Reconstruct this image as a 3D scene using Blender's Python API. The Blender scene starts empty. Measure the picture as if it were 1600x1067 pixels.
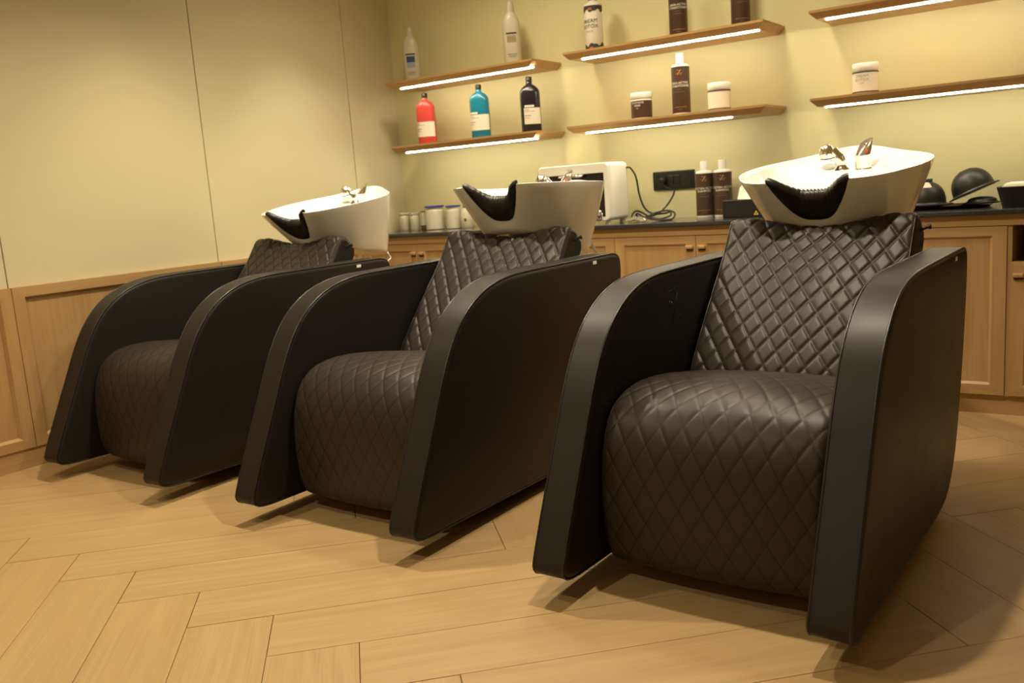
import bpy, bmesh, math, random
import numpy as np
from mathutils import Vector, Matrix, Euler
random.seed(7)
PI = math.pi
sc = bpy.context.scene
COL = sc.collection

# ------------------------------------------------------------------ camera
YAW, PITCH, ROLL, FPX = 0.61664, 0.16717, -0.07129, 1401.08
CAM = Vector((3.782, -4.282, 1.0))
_f = Vector((-math.sin(YAW)*math.cos(PITCH), math.cos(YAW)*math.cos(PITCH), -math.sin(PITCH)))
_r = Vector((math.cos(YAW), math.sin(YAW), 0)); _u = _r.cross(_f)
_r2 = _r*math.cos(ROLL) + _u*math.sin(ROLL); _u2 = -_r*math.sin(ROLL) + _u*math.cos(ROLL)
cam_data = bpy.data.cameras.new('camera'); cam = bpy.data.objects.new('camera', cam_data); COL.objects.link(cam)
cam.matrix_world = Matrix(((_r2.x, _u2.x, -_f.x, CAM.x), (_r2.y, _u2.y, -_f.y, CAM.y), (_r2.z, _u2.z, -_f.z, CAM.z), (0, 0, 0, 1)))
cam_data.sensor_width = 36; cam_data.lens = 36*FPX/1600; cam_data.clip_start = .05
cam_data.dof.use_dof = True; cam_data.dof.focus_distance = 2.35; cam_data.dof.aperture_fstop = 5.0
sc.camera = cam
# ------------------------------------------------------------------ exposure, world
sc.view_settings.view_transform = 'Standard'; sc.view_settings.look = 'None'
sc.view_settings.gamma = 1; sc.view_settings.use_curve_mapping = False
sc.view_settings.exposure = 0.0
try:
    sc.cycles.use_denoising = True
    sc.cycles.max_bounces = 8; sc.cycles.diffuse_bounces = 5
except Exception: pass
world = bpy.data.worlds.new('world'); sc.world = world; world.use_nodes = True
world.node_tree.nodes['Background'].inputs[0].default_value = (1.0, .86, .62, 1)
world.node_tree.nodes['Background'].inputs[1].default_value = 0.10
# ------------------------------------------------------------------ ceiling spotlights (recessed downlights above the picture)
WARM = (1.0, .88, .63)
def spot(loc, aim, watts, cone, blend=.6, size=.04, col=WARM):
    l = bpy.data.lights.new('downlight', 'SPOT'); l.energy = watts; l.spot_size = math.radians(cone); l.spot_blend = blend
    l.shadow_soft_size = size; l.color = col
    o = bpy.data.objects.new('downlight', l); COL.objects.link(o); o.location = loc
    d = Vector(aim) - Vector(loc); o.rotation_euler = d.to_track_quat('-Z', 'Y').to_euler(); return o
CZ = 2.62
spot((.50, -1.84, CZ), (.44, -1.84, 0), 34, 60, .6, col=(1, .84, .56))       # wall washers by the side wall
spot((.50, -.88, CZ), (.44, -.88, 0), 54, 60, .6, col=(1, .93, .74))
for (x, y, w) in ((1.15, -.92, 92), (2.25, -.92, 108)):      # along the shelf wall
    spot((x, y, CZ), (x, y, 0), w, 150, .9, .16)
for (x, y) in ((1.84, -1.15), (2.92, -1.15)):      # above the basins
    spot((x, y, CZ), (x, y, 0), 16, 52, .7, col=(1, .93, .74))
for (x, y) in ((1.28, -2.0), (2.76, -2.0)):      # above the seats
    spot((x, y, CZ), (x, y-.12, 0), 150, 128, .85)
for (x, y, w) in ((1.15, -3.6, 68), (2.2, -4.5, 105)):          # rest of the room
    spot((x, y, CZ), (x, y, 0), w, 130, .85)

# ------------------------------------------------------------------ materials
def mat(name, base=(.8,.8,.8), rough=.5, metal=0, spec=.5, emit=None, estr=0, coat=0, trans=0, ior=1.45, alpha=1):
    m = bpy.data.materials.new(name); m.use_nodes = True
    b = m.node_tree.nodes['Principled BSDF']
    b.inputs['Base Color'].default_value = (*base, 1); b.inputs['Roughness'].default_value = rough
    b.inputs['Metallic'].default_value = metal; b.inputs['Specular IOR Level'].default_value = spec
    b.inputs['Coat Weight'].default_value = coat; b.inputs['Transmission Weight'].default_value = trans; b.inputs['IOR'].default_value = ior
    b.inputs['Alpha'].default_value = alpha
    if emit: b.inputs['Emission Color'].default_value = (*emit, 1); b.inputs['Emission Strength'].default_value = estr
    return m
def nt(m): return m.node_tree.nodes, m.node_tree.links, m.node_tree.nodes['Principled BSDF']
def wood(name, c1, c2, c3, rough=.42, grain=(1.2, 14, 14), axis='X', vary=.10, bump=.06, ringscale=1.0):
    """oak: long streaks along the local grain axis plus broad cathedral waves and fine pores"""
    m = mat(name, c1, rough); N, L, B = nt(m)
    tc = N.new('ShaderNodeTexCoord'); oi = N.new('ShaderNodeObjectInfo')
    mp = N.new('ShaderNodeMapping')
    g = {'X': grain, 'Y': (grain[1], grain[0], grain[2]), 'Z': (grain[1], grain[2], grain[0])}[axis]
    mp.inputs['Scale'].default_value = g
    off = N.new('ShaderNodeVectorMath'); off.operation = 'SCALE'; L.new(oi.outputs['Random'], off.inputs['Scale']); off.inputs[0].default_value = (37, 53, 71)
    add = N.new('ShaderNodeVectorMath'); add.operation = 'ADD'
    L.new(tc.outputs['Object'], mp.inputs['Vector']); L.new(mp.outputs['Vector'], add.inputs[0]); L.new(off.outputs[0], add.inputs[1])
    n1 = N.new('ShaderNodeTexNoise'); n1.inputs['Scale'].default_value = ringscale; n1.inputs['Detail'].default_value = 5; n1.inputs['Distortion'].default_value = 1.1
    L.new(add.outputs[0], n1.inputs['Vector'])
    mp2 = N.new('ShaderNodeVectorMath'); mp2.operation = 'MULTIPLY'; mp2.inputs[1].default_value = {'X': (2, 9, 9), 'Y': (9, 2, 9), 'Z': (9, 9, 2)}[axis]
    L.new(add.outputs[0], mp2.inputs[0])
    n2 = N.new('ShaderNodeTexNoise'); n2.inputs['Scale'].default_value = 1.2; n2.inputs['Detail'].default_value = 3; L.new(mp2.outputs[0], n2.inputs['Vector'])
    r = N.new('ShaderNodeValToRGB'); r.color_ramp.elements[0].position = .32; r.color_ramp.elements[1].position = .70
    r.color_ramp.elements[0].color = (*c2, 1); r.color_ramp.elements[1].color = (*c1, 1)
    L.new(n1.outputs['Fac'], r.inputs['Fac'])
    r2 = N.new('ShaderNodeValToRGB'); r2.color_ramp.elements[0].position = .30; r2.color_ramp.elements[1].position = .52
    r2.color_ramp.elements[0].color = (.72, .72, .72, 1); r2.color_ramp.elements[1].color = (1, 1, 1, 1); L.new(n2.outputs['Fac'], r2.inputs['Fac'])
    mx = N.new('ShaderNodeMix'); mx.data_type = 'RGBA'; mx.blend_type = 'MULTIPLY'; mx.inputs[0].default_value = .45
    L.new(r.outputs[0], mx.inputs[6]); L.new(r2.outputs[0], mx.inputs[7])
    hv = N.new('ShaderNodeMix'); hv.data_type = 'RGBA'; hv.inputs[7].default_value = (*c3, 1)
    ml = N.new('ShaderNodeMath'); ml.operation = 'MULTIPLY'; ml.inputs[1].default_value = vary*4; L.new(oi.outputs['Random'], ml.inputs[0])
    L.new(ml.outputs[0], hv.inputs[0]); L.new(mx.outputs[2], hv.inputs[6])
    L.new(hv.outputs[2], B.inputs['Base Color'])
    bp = N.new('ShaderNodeBump'); bp.inputs['Strength'].default_value = bump; bp.inputs['Distance'].default_value = .002; L.new(n2.outputs['Fac'], bp.inputs['Height']); L.new(bp.outputs[0], B.inputs['Normal'])
    return m
def noisy(m, scale, strength, dist=.002, detail=3, colvar=None):
    N, L, B = nt(m); tc = N.new('ShaderNodeTexCoord'); n = N.new('ShaderNodeTexNoise'); n.inputs['Scale'].default_value = scale; n.inputs['Detail'].default_value = detail
    L.new(tc.outputs['Object'], n.inputs['Vector'])
    bp = N.new('ShaderNodeBump'); bp.inputs['Strength'].default_value = strength; bp.inputs['Distance'].default_value = dist
    L.new(n.outputs['Fac'], bp.inputs['Height']); L.new(bp.outputs[0], B.inputs['Normal'])
    if colvar:
        n2 = N.new('ShaderNodeTexNoise'); n2.inputs['Scale'].default_value = colvar[2]; L.new(tc.outputs['Object'], n2.inputs['Vector'])
        r = N.new('ShaderNodeValToRGB'); r.color_ramp.elements[0].position = .35; r.color_ramp.elements[1].position = .65
        r.color_ramp.elements[0].color = (*colvar[0], 1); r.color_ramp.elements[1].color = (*colvar[1], 1)
        L.new(n2.outputs['Fac'], r.inputs['Fac']); L.new(r.outputs[0], B.inputs['Base Color'])
    return m
def leather(name, base, rough, uvstitch=False):
    m = mat(name, base, rough, spec=.30); N, L, B = nt(m)
    tc = N.new('ShaderNodeTexCoord'); v = N.new('ShaderNodeTexVoronoi'); v.inputs['Scale'].default_value = 420
    L.new(tc.outputs['Object'], v.inputs['Vector'])
    n = N.new('ShaderNodeTexNoise'); n.inputs['Scale'].default_value = 9; n.inputs['Detail'].default_value = 4; L.new(tc.outputs['Object'], n.inputs['Vector'])
    rr = N.new('ShaderNodeMapRange'); rr.inputs['To Min'].default_value = rough-.05; rr.inputs['To Max'].default_value = rough+.07; L.new(n.outputs['Fac'], rr.inputs['Value']); L.new(rr.outputs[0], B.inputs['Roughness'])
    bp = N.new('ShaderNodeBump'); bp.inputs['Strength'].default_value = .10; bp.inputs['Distance'].default_value = .0008; L.new(v.outputs['Distance'], bp.inputs['Height']); L.new(bp.outputs[0], B.inputs['Normal'])
    if uvstitch:   # stitched thread along the quilting lines (uv holds the two line families)
        uv = N.new('ShaderNodeUVMap'); sp = N.new('ShaderNodeSeparateXYZ'); L.new(uv.outputs[0], sp.inputs[0])
        outs = []
        for i, j in ((0, 1), (1, 0)):
            fr = N.new('ShaderNodeMath'); fr.operation = 'PINGPONG'; fr.inputs[1].default_value = .5; L.new(sp.outputs[i], fr.inputs[0])
            lt = N.new('ShaderNodeMath'); lt.operation = 'LESS_THAN'; lt.inputs[1].default_value = .030; L.new(fr.outputs[0], lt.inputs[0])
            ms = N.new('ShaderNodeMath'); ms.operation = 'MULTIPLY'; ms.inputs[1].default_value = 11; L.new(sp.outputs[j], ms.inputs[0])
            fd = N.new('ShaderNodeMath'); fd.operation = 'FRACT'; L.new(ms.outputs[0], fd.inputs[0])
            gt = N.new('ShaderNodeMath'); gt.operation = 'GREATER_THAN'; gt.inputs[1].default_value = .35; L.new(fd.outputs[0], gt.inputs[0])
            an = N.new('ShaderNodeMath'); an.operation = 'MULTIPLY'; L.new(lt.outputs[0], an.inputs[0]); L.new(gt.outputs[0], an.inputs[1]); outs.append(an)
        mxx = N.new('ShaderNodeMath'); mxx.operation = 'MAXIMUM'; L.new(outs[0].outputs[0], mxx.inputs[0]); L.new(outs[1].outputs[0], mxx.inputs[1])
        mx = N.new('ShaderNodeMix'); mx.data_type = 'RGBA'; mx.inputs[6].default_value = (*base, 1); mx.inputs[7].default_value = (.006, .005, .004, 1)
        L.new(mxx.outputs[0], mx.inputs[0]); L.new(mx.outputs[2], B.inputs['Base Color'])
    return m

M = {}
M['plank'] = wood('oak_floor', (.43, .292, .140), (.365, .240, .110), (.39, .242, .102), .42, (1.4, 24, 24), 'X', .11, .10)
M['oak'] = wood('oak_panel', (.45, .290, .128), (.37, .222, .090), (.41, .244, .093), .42, (1.3, 16, 16), 'X', .08)
M['oakz'] = wood('oak_panel_vertical', (.45, .290, .128), (.37, .222, .090), (.41, .244, .093), .42, (1.3, 16, 16), 'Z', .08)
M['shelfwood'] = wood('oak_shelf', (.52, .325, .135), (.42, .245, .092), (.47, .275, .10), .40, (1.3, 18, 18), 'X', .05)
M['sub'] = mat('floor_joint', (.10, .06, .03), .8)
M['wall_cream'] = noisy(mat('cream_wall_panel', (.60, .535, .345), .42, spec=.35), 900, .02, .0005)
M['wall_yellow'] = noisy(mat('pale_yellow_paint', (.69, .64, .365), .55, spec=.35), 22, .30, .004, 4)
M['wall_plain'] = mat('warm_off_white_paint', (.84, .80, .68), .7)
M['ceiling'] = mat('ceiling_paint', (.86, .83, .74), .8)
M['gap'] = mat('dark_joint', (.05, .035, .015), .8)
M['leather'] = leather('black_leather', (.012, .0105, .0088), .40)
M['leather_band'] = leather('black_leather_band', (.014, .0125, .0105), .43)
M['quilt'] = leather('quilted_leather', (.028, .0225, .0160), .43, True)
M['pipe'] = mat('black_piping', (.012, .011, .010), .32)
M['basin'] = mat('white_ceramic', (.88, .87, .83), .10, spec=.5, coat=.3)
M['chrome'] = mat('chrome', (.86, .84, .80), .07, 1)
M['neck'] = mat('black_gel_rubber', (.018, .0155, .0135), .36)
M['black'] = noisy(mat('black_plastic', (.014, .013, .012), .42), 300, .03)
M['steel'] = mat('satin_steel', (.55, .53, .50), .30, 1)
M['granite'] = noisy(mat('black_granite', (.02, .02, .02), .12), 600, .01, colvar=((.012, .012, .013), (.06, .06, .06), 380))
M['led'] = mat('led_diffuser', (1, 1, 1), .5, emit=(1.0, .93, .72), estr=58)
M['white'] = mat('white_plastic', (.78, .75, .68), .32)
M['milky'] = mat('milky_plastic', (.52, .46, .34), .35)
M['tagwhite'] = mat('white_tag', (.85, .84, .80), .5)
M['red'] = mat('coral_red_plastic', (.55, .055, .045), .28)
M['blue'] = mat('turquoise_plastic', (.010, .17, .26), .25)
M['navy'] = mat('dark_plum_plastic', (.018, .013, .022), .22)
M['capblack'] = mat('black_cap', (.012, .011, .011), .35)
M['label'] = mat('cream_label', (.72, .66, .54), .5)
M['brown'] = mat('dark_brown_label', (.060, .030, .018), .34)
M['gold'] = mat('copper_print', (.50, .24, .07), .4)
M['ink'] = mat('dark_print', (.04, .035, .03), .5)
M['greyink'] = mat('grey_print', (.30, .28, .24), .5)
M['whiteink'] = mat('white_print', (.80, .74, .62), .5)
M['brownink'] = mat('faint_brown_print', (.16, .085, .055), .5)
M['blueprint'] = mat('navy_print', (.02, .05, .15), .5)
M['greyblue'] = mat('grey_blue_print', (.25, .32, .36), .5)
M['olive'] = mat('olive_print', (.30, .24, .10), .5)
M['rose'] = mat('rose_print', (.45, .10, .09), .5)
M['bluelid'] = mat('blue_lid', (.02, .05, .35), .4)
M['glass_dark'] = mat('dark_glass_door', (.012, .009, .008), .06)
M['appliance'] = mat('white_enamel', (.78, .74, .64), .25)
M['redprint'] = mat('red_dot', (.6, .03, .02), .4)
M['copper_body'] = mat('brown_glass', (.16, .07, .03), .25)
M['tissue'] = mat('tissue_paper', (.85, .80, .68), .8)
M['yellowink'] = mat('yellow_print', (.75, .50, .06), .5)
M['cable'] = mat('black_rubber_cable', (.014, .013, .012), .45)
M['socket'] = mat('black_socket_plate', (.016, .017, .013), .35)
M['inside_shade'] = mat('painted_recess_shade', (.05, .032, .018), .7)  # darkened oak colour, stands for shade in the handle notches and the niche
M['foil'] = noisy(mat('dark_bronze_tray', (.05, .032, .02), .25, .6), 40, .3, .004)

# ------------------------------------------------------------------ mesh helpers
def link(name, me, m=None, parent=None, loc=None, rot=None, smooth=False):
    o = bpy.data.objects.new(name, me); COL.objects.link(o)
    if m is not None and not me.materials: me.materials.append(M[m] if isinstance(m, str) else m)
    if parent is not None: o.parent = parent
    if loc is not None: o.location = loc
    if rot is not None: o.rotation_euler = rot
    if smooth: me.polygons.foreach_set('use_smooth', [True]*len(me.polygons))
    return o
def mesh(name, V, Fs):
    me = bpy.data.meshes.new(name); me.from_pydata([tuple(v) for v in V], [], Fs); me.update(); return me
def fixn(me):
    bm = bmesh.new(); bm.from_mesh(me); bmesh.ops.recalc_face_normals(bm, faces=bm.faces); bm.to_mesh(me); bm.free(); return me
def empty(name, loc, rz=0):
    o = bpy.data.objects.new(name, None); COL.objects.link(o); o.location = loc; o.rotation_euler = (0, 0, rz); o.empty_display_size = .05; return o
def tag(o, label=None, cat=None, group=None, kind=None):
    if label: o['label'] = label
    if cat: o['category'] = cat
    if group: o['group'] = group
    if kind: o['kind'] = kind
    return o
def box_me(name, x0, x1, y0, y1, z0, z1, bev=0, seg=2):
    bm = bmesh.new(); bmesh.ops.create_cube(bm, size=1)
    for v in bm.verts: v.co = Vector((x0+(v.co.x+.5)*(x1-x0), y0+(v.co.y+.5)*(y1-y0), z0+(v.co.z+.5)*(z1-z0)))
    if bev: bmesh.ops.bevel(bm, geom=list(bm.edges), offset=bev, segments=seg, profile=.5, affect='EDGES')
    me = bpy.data.meshes.new(name); bm.to_mesh(me); bm.free(); return me
def box(name, m, x0, x1, y0, y1, z0, z1, parent=None, bev=0, seg=2):
    me = box_me(name, x0, x1, y0, y1, z0, z1, bev, seg); return link(name, me, m, parent, smooth=False)
def loft(name, rings, close_u=True, cap0=True, cap1=True):
    """rings: list of lists of points with equal count"""
    n = len(rings[0]); V = [p for r in rings for p in r]; Fs = []
    for i in range(len(rings)-1):
        for j in range(n if close_u else n-1):
            k = (j+1) % n; Fs.append((i*n+j, i*n+k, (i+1)*n+k, (i+1)*n+j))
    if cap0: Fs.append(tuple(reversed(range(n))))
    if cap1: Fs.append(tuple((len(rings)-1)*n+j for j in range(n)))
    return fixn(mesh(name, V, Fs))
def lathe(name, prof, seg=32, cap0=True, cap1=True):
    return loft(name, [[(r*math.cos(2*PI*j/seg), r*math.sin(2*PI*j/seg), z) for j in range(seg)] for r, z in prof], True, cap0, cap1)
def tube(name, pts, rad, seg=8, closed=False, cap=True):
    pts = [Vector(p) for p in pts]; n = len(pts); rings = []; up = None
    for i, p in enumerate(pts):
        a = pts[(i-1) % n] if (closed or i > 0) else p; b = pts[(i+1) % n] if (closed or i < n-1) else p
        t = (b-a).normalized()
        if up is None: up = t.orthogonal().normalized()
        up = (up - t*up.dot(t)).normalized(); s = t.cross(up)
        r = rad[i] if isinstance(rad, (list, tuple)) else rad
        rings.append([p + up*(r*math.cos(2*PI*k/seg)) + s*(r*math.sin(2*PI*k/seg)) for k in range(seg)])
    if closed: rings.append(rings[0])
    return loft(name, rings, True, cap and not closed, cap and not closed)
def join_me(name, mes):
    bm = bmesh.new()
    for m_ in mes: bm.from_mesh(m_)
    me = bpy.data.meshes.new(name); bm.to_mesh(me); bm.free(); return me
def xf(me, mtx): me.transform(mtx); return me
def smooth_me(me, ang=None):
    me.polygons.foreach_set('use_smooth', [True]*len(me.polygons))
    if ang is not None:
        try: me.set_sharp_from_angle(angle=math.radians(ang))
        except Exception: pass
    return me
def chaikin(P, n=2, closed=True):
    for _ in range(n):
        Q = []; N_ = len(P)
        for i in range(N_ if closed else N_-1):
            a, b = P[i], P[(i+1) % N_]; Q.append((a[0]*.75+b[0]*.25, a[1]*.75+b[1]*.25)); Q.append((a[0]*.25+b[0]*.75, a[1]*.25+b[1]*.75))
        if not closed: Q = [P[0]] + Q + [P[-1]]
        P = Q
    return P
def resample(P, step):
    P = np.array(P); d = np.r_[0, np.cumsum(np.linalg.norm(np.diff(P, axis=0), axis=1))]; n = max(2, int(round(d[-1]/step)))
    s = np.linspace(0, d[-1], n+1); return np.c_[np.interp(s, d, P[:, 0]), np.interp(s, d, P[:, 1])], s
def clean_smooth(P, it):
    P = np.array(P, float)
    for _ in range(it): P[1:-1] = P[1:-1]*.5 + (P[:-2]+P[2:])*.25
    return P
def text_me(s, size, wrap_r=None, ang=0, z=0, off=0.0, spacing=1.0):
    """lettering as thin flat mesh, optionally bent round a vertical cylinder; front faces -Y"""
    cu = bpy.data.curves.new('lettering', 'FONT'); cu.body = s; cu.size = size; cu.align_x = 'CENTER'; cu.align_y = 'CENTER'; cu.space_character = spacing; cu.resolution_u = 2
    ob = bpy.data.objects.new('lettering_tmp', cu); COL.objects.link(ob)
    dg = bpy.context.evaluated_depsgraph_get(); me = bpy.data.meshes.new_from_object(ob.evaluated_get(dg)); me.materials.clear()
    bpy.data.objects.remove(ob); bpy.data.curves.remove(cu)
    for v in me.vertices:
        x, h = v.co.x, v.co.y
        if wrap_r: a = ang + x/wrap_r; v.co = ((wrap_r+off)*math.sin(a), -(wrap_r+off)*math.cos(a), z+h)
        else: v.co = (x, -off, z+h)
    return me

# ================================================================== THE SETTING
FX1, FY0 = 5.6, -5.6
# ---- floor: herringbone oak planks (width .2086, length five widths)
PW = .2086; PL = 5*PW; P0, Q0 = -1.0508, 3.1113
fl = link('floor', box_me('floor', 0, FX1, FY0, 0, -.06, -.012), 'sub'); tag(fl, 'light oak herringbone plank floor', kind='structure')
def clip_poly(poly, ax, val, keep_greater):
    out = []
    for i in range(len(poly)):
        a, b = poly[i], poly[(i+1) % len(poly)]
        ia = (a[ax] >= val) == keep_greater; ib = (b[ax] >= val) == keep_greater
        if ia: out.append(a)
        if ia != ib:
            t = (val-a[ax])/(b[ax]-a[ax]); out.append((a[0]+(b[0]-a[0])*t, a[1]+(b[1]-a[1])*t))
    return out
S2 = math.sqrt(2)
def plank(p0, p1, q0, q1, along_p):
    g = .0007
    p0 += g; p1 -= g; q0 += g; q1 -= g
    ctr = ((p0+p1)/2, (q0+q1)/2)
    w = lambda p, q: ((p+q)/S2, (p-q)/S2)
    poly = [w(p0, q0), w(p1, q0), w(p1, q1), w(p0, q1)]
    for ax, val, kg in ((0, .002, True), (0, FX1, False), (1, FY0, True), (1, -.35, False)):
        if poly: poly = clip_poly(poly, ax, val, kg)
    if len(poly) < 3: return
    cx, cy = w(*ctr); ang = PI/4 if along_p else -PI/4
    c, s = math.cos(-ang), math.sin(-ang)
    loc = [((x-cx)*c-(y-cy)*s, (x-cx)*s+(y-cy)*c) for x, y in poly]
    ar = sum(loc[i][0]*loc[(i+1) % len(loc)][1]-loc[(i+1) % len(loc)][0]*loc[i][1] for i in range(len(loc)))/2
    if abs(ar) < .0008: return
    if ar < 0: loc.reverse()
    n = len(loc); mx = sum(a for a, b in loc)/n; my = sum(b for a, b in loc)/n
    e = .0014
    def inset(a, b):
        d = math.hypot(a-mx, b-my) or 1; return (a-(a-mx)/d*e, b-(b-my)/d*e)
    ins = [inset(a, b) for a, b in loc]
    dz = random.uniform(-.0004, .0003)
    V = [(a, b, -.012) for a, b in loc] + [(a, b, -.0012+dz) for a, b in loc] + [(a, b, dz) for a, b in ins]
    Fs = [(i, (i+1) % n, n+(i+1) % n, n+i) for i in range(n)] + [(n+i, n+(i+1) % n, 2*n+(i+1) % n, 2*n+i) for i in range(n)] + [tuple(2*n+i for i in range(n))]
    link('plank', mesh('plank', V, Fs), 'plank', fl, (cx, cy, 0), (0, 0, ang))
for j in range(-4, 5):
    for k in range(-26, 30):
        pk, qk = P0+k*PW+j*PL, Q0+k*PW-j*PL
        plank(pk-PW, pk-PW+PL, qk-PW, qk, True)
        plank(pk-PW, pk, qk, qk+PL, False)
# ---- walls, ceiling
wl = link('wall_left', box_me('wall_left', -.12, -.012, FY0, .12, 0, CZ+.1), 'gap'); tag(wl, 'cream panelled side wall above oak wainscot', kind='structure')
JY = [-2.466, -1.432, -.402]; PWID = 1.032
ys = [-.402+.0] ; edges = [0.0, -.402, -1.432, -2.466, -3.50, -4.53, FY0]
for a, b in zip(edges[:-1], edges[1:]):
    me = box_me('wall_panel', -.02, 0.0, b+.0022, a-.0022 if a < 0 else 0, .745, CZ, .0015, 1); link('wall_panel', me, 'wall_cream', wl)
wb = link('wall_back', box_me('wall_back', -.12, FX1, 0, .12, 0, CZ+.1), 'wall_yellow'); tag(wb, 'pale yellow textured wall behind the shelves', kind='structure')
wr = link('wall_right', box_me('wall_right', FX1, FX1+.12, FY0, .12, 0, CZ+.1), 'wall_plain'); tag(wr, 'plain side wall outside the picture', kind='structure')
wf = link('wall_front', box_me('wall_front', -.12, FX1+.12, FY0-.12, FY0, 0, CZ+.1), 'wall_plain'); tag(wf, 'plain wall behind the camera', kind='structure')
ce = link('ceiling', box_me('ceiling', -.12, FX1+.12, FY0-.12, .12, CZ+.03, CZ+.15), 'ceiling'); tag(ce, 'plain ceiling outside the picture', kind='structure')

def frame(parent, org, A, B_, Nn, w, h, fw, cham, depth, m_h, m_v, top=None, bottom=None):
    """four mitred frame pieces with a sloping inner edge; org=lower-left corner, A,B_ in-plane axes, Nn outward normal.
    back plane at org, front plane at org+Nn*depth"""
    A, B_, Nn, org = Vector(A), Vector(B_), Vector(Nn), Vector(org)
    tw = top or fw; bw = bottom or fw
    O = [(0, 0), (w, 0), (w, h), (0, h)]; I = [(fw, bw), (w-fw, bw), (w-fw, h-tw), (fw, h-tw)]
    J = [(fw+cham, bw+cham), (w-fw-cham, bw+cham), (w-fw-cham, h-tw-cham), (fw+cham, h-tw-cham)]
    for k, nm in enumerate(('rail', 'stile', 'rail', 'stile')):
        l = (k+1) % 4
        pts = [O[k], O[l], I[l], I[k], J[l], J[k]]
        ctr = org + A*(sum(p[0] for p in pts[:4])/4) + B_*(sum(p[1] for p in pts[:4])/4)
        P = lambda p, d: org + A*p[0] + B_*p[1] + Nn*d - ctr
        V = [P(O[k], 0), P(O[l], 0), P(O[k], depth), P(O[l], depth), P(I[l], depth), P(I[k], depth), P(J[l], depth*.25), P(J[k], depth*.25), P(J[l], 0), P(J[k], 0)]
        Fs = [(0, 1, 3, 2), (2, 3, 4, 5), (5, 4, 6, 7), (7, 6, 8, 9), (9, 8, 1, 0), (0, 2, 5, 7, 9), (1, 8, 6, 4, 3)]
        me = fixn(mesh(nm, V, Fs))
        link(nm, me, m_h if k in (0, 2) else m_v, parent, ctr)
# ---- oak wainscot on the left wall
M['oaky'] = wood('oak_rail_y', (.45, .290, .128), (.37, .222, .090), (.41, .244, .093), .42, (1.3, 16, 16), 'Y', .08)
for a, b in zip(edges[:-1], edges[1:]):
    w_ = a-b-.003
    pn = link('wainscot_panel', box_me('wainscot_panel', -.012, .006, b+.0015, a-.0015, .082, .749), 'oakz', wl)
    frame(pn, (.004, b+.0015, .082), (0, 1, 0), (0, 0, 1), (1, 0, 0), w_, .667, .048, .010, .018, 'oaky', 'oakz', .042, .040)
bl = link('baseboard_left', box_me('baseboard_left', -.012, .016, FY0, 0, 0, .082, .001, 1), 'oaky'); tag(bl, 'oak baseboard below the wainscot', kind='structure')

# ================================================================== BASE CABINETS, COUNTER
CF = -.43   # cabinet face
def knob(parent, x, z):
    # small rounded wooden pull, and a dark block painting the shade of its finger notch
    b1 = box_me('handle', -.019, .019, -.016, 0, -.004, .013, .005, 2); V = b1
    link('handle', V, 'oak', parent, (x, CF-.001, z), smooth=False)
    link('notch_shade', box_me('notch_shade', -.017, .017, -.006, 0, -.012, -.004, .002, 1), 'inside_shade', parent, (x, CF-.001, z))
def door(parent, x0, x1, z0, z1, hx=None):
    d = link('door', box_me('door', x0+.0015, x1-.0015, CF+.006, CF+.022, z0, z1), 'oakz', parent)
    frame(d, (x0+.0015, CF+.010, z0), (1, 0, 0), (0, 0, 1), (0, -1, 0), x1-x0-.003, z1-z0, .048, .010, .012, 'oak', 'oakz', .036, .040)
    if hx is not None: knob(d, hx, z1-.056)
    return d
DW = .418; XS = [.028+DW*i for i in range(9)]
lab = ['oak base cabinet in the corner by the side wall, under the glass jars', 'oak base cabinet behind the middle chair, left of the white towel cabinet',
       'oak base cabinet under the socket and brown bottles, handles meeting in the middle', 'oak base cabinet behind the right chair, wide paneled doors']
for i in range(4):
    x0, xm, x1 = XS[2*i], XS[2*i+1], XS[2*i+2]
    t = empty('base_cabinet', ((x0+x1)/2, -.2, 0)); tag(t, lab[i], 'cabinet', 'oak base cabinets under the counter')
    inv = Matrix.Translation((-(x0+x1)/2, .2, 0))
    for o in [link('carcass', box_me('carcass', x0, x1, CF+.022, -.005, .075, .742), 'oakz', t)]: o.matrix_parent_inverse = inv
    for (a, b, hx) in ((x0, xm, xm-.030), (xm, x1, xm+.030)):
        d = door(t, a, b, .079, .735, hx); d.matrix_parent_inverse = inv
# cabinet at the right edge: open niche above a lower door
x0 = XS[8]; x1 = x0+.80
t = empty('base_cabinet', (x0+.4, -.2, 0)); tag(t, 'oak base cabinet at the right edge with a dark open niche above its doors', 'cabinet', 'oak base cabinets under the counter')
inv = Matrix.Translation((-(x0+.4), .2, 0))
for nm, m_, bb in (('side_panel', 'oakz', (x0, x0+.016, CF+.004, -.005, .075, .742)), ('side_panel', 'oakz', (x1-.016, x1, CF+.004, -.005, .075, .742)),
                   ('carcass', 'oakz', (x0+.016, x1-.016, CF+.022, -.005, .075, .585)), ('back_panel', 'inside_shade', (x0+.016, x1-.016, -.03, -.005, .585, .742))):  # shade of the niche is put into the back panel's colour
    o = link(nm, box_me(nm, *bb), m_, t); o.matrix_parent_inverse = inv
for (a, b, hx) in ((x0+.012, x0+.4, x0+.04), (x0+.4, x1, x1-.04)):
    d = door(t, a, b, .079, .600, hx); d.matrix_parent_inverse = inv
o = link('trim_1', box_me('trim_1', .002, XS[8]+.8, CF-.002, CF+.03, .7375, .780, .001, 1), 'oak'); tag(o, 'oak apron rail under the black worktop', kind='structure')
o = link('baseboard_back', box_me('baseboard_back', .018, XS[8]+.8, -.416, -.38, 0, .075, .001, 1), 'oak'); tag(o, 'oak plinth below the base cabinets', kind='structure')
CT = .80
o = link('countertop', box_me('countertop', .002, XS[8]+.8, -.452, -.001, .780, CT, .004, 2), 'granite'); tag(o, 'polished black granite worktop along the yellow wall', 'countertop')

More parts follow.
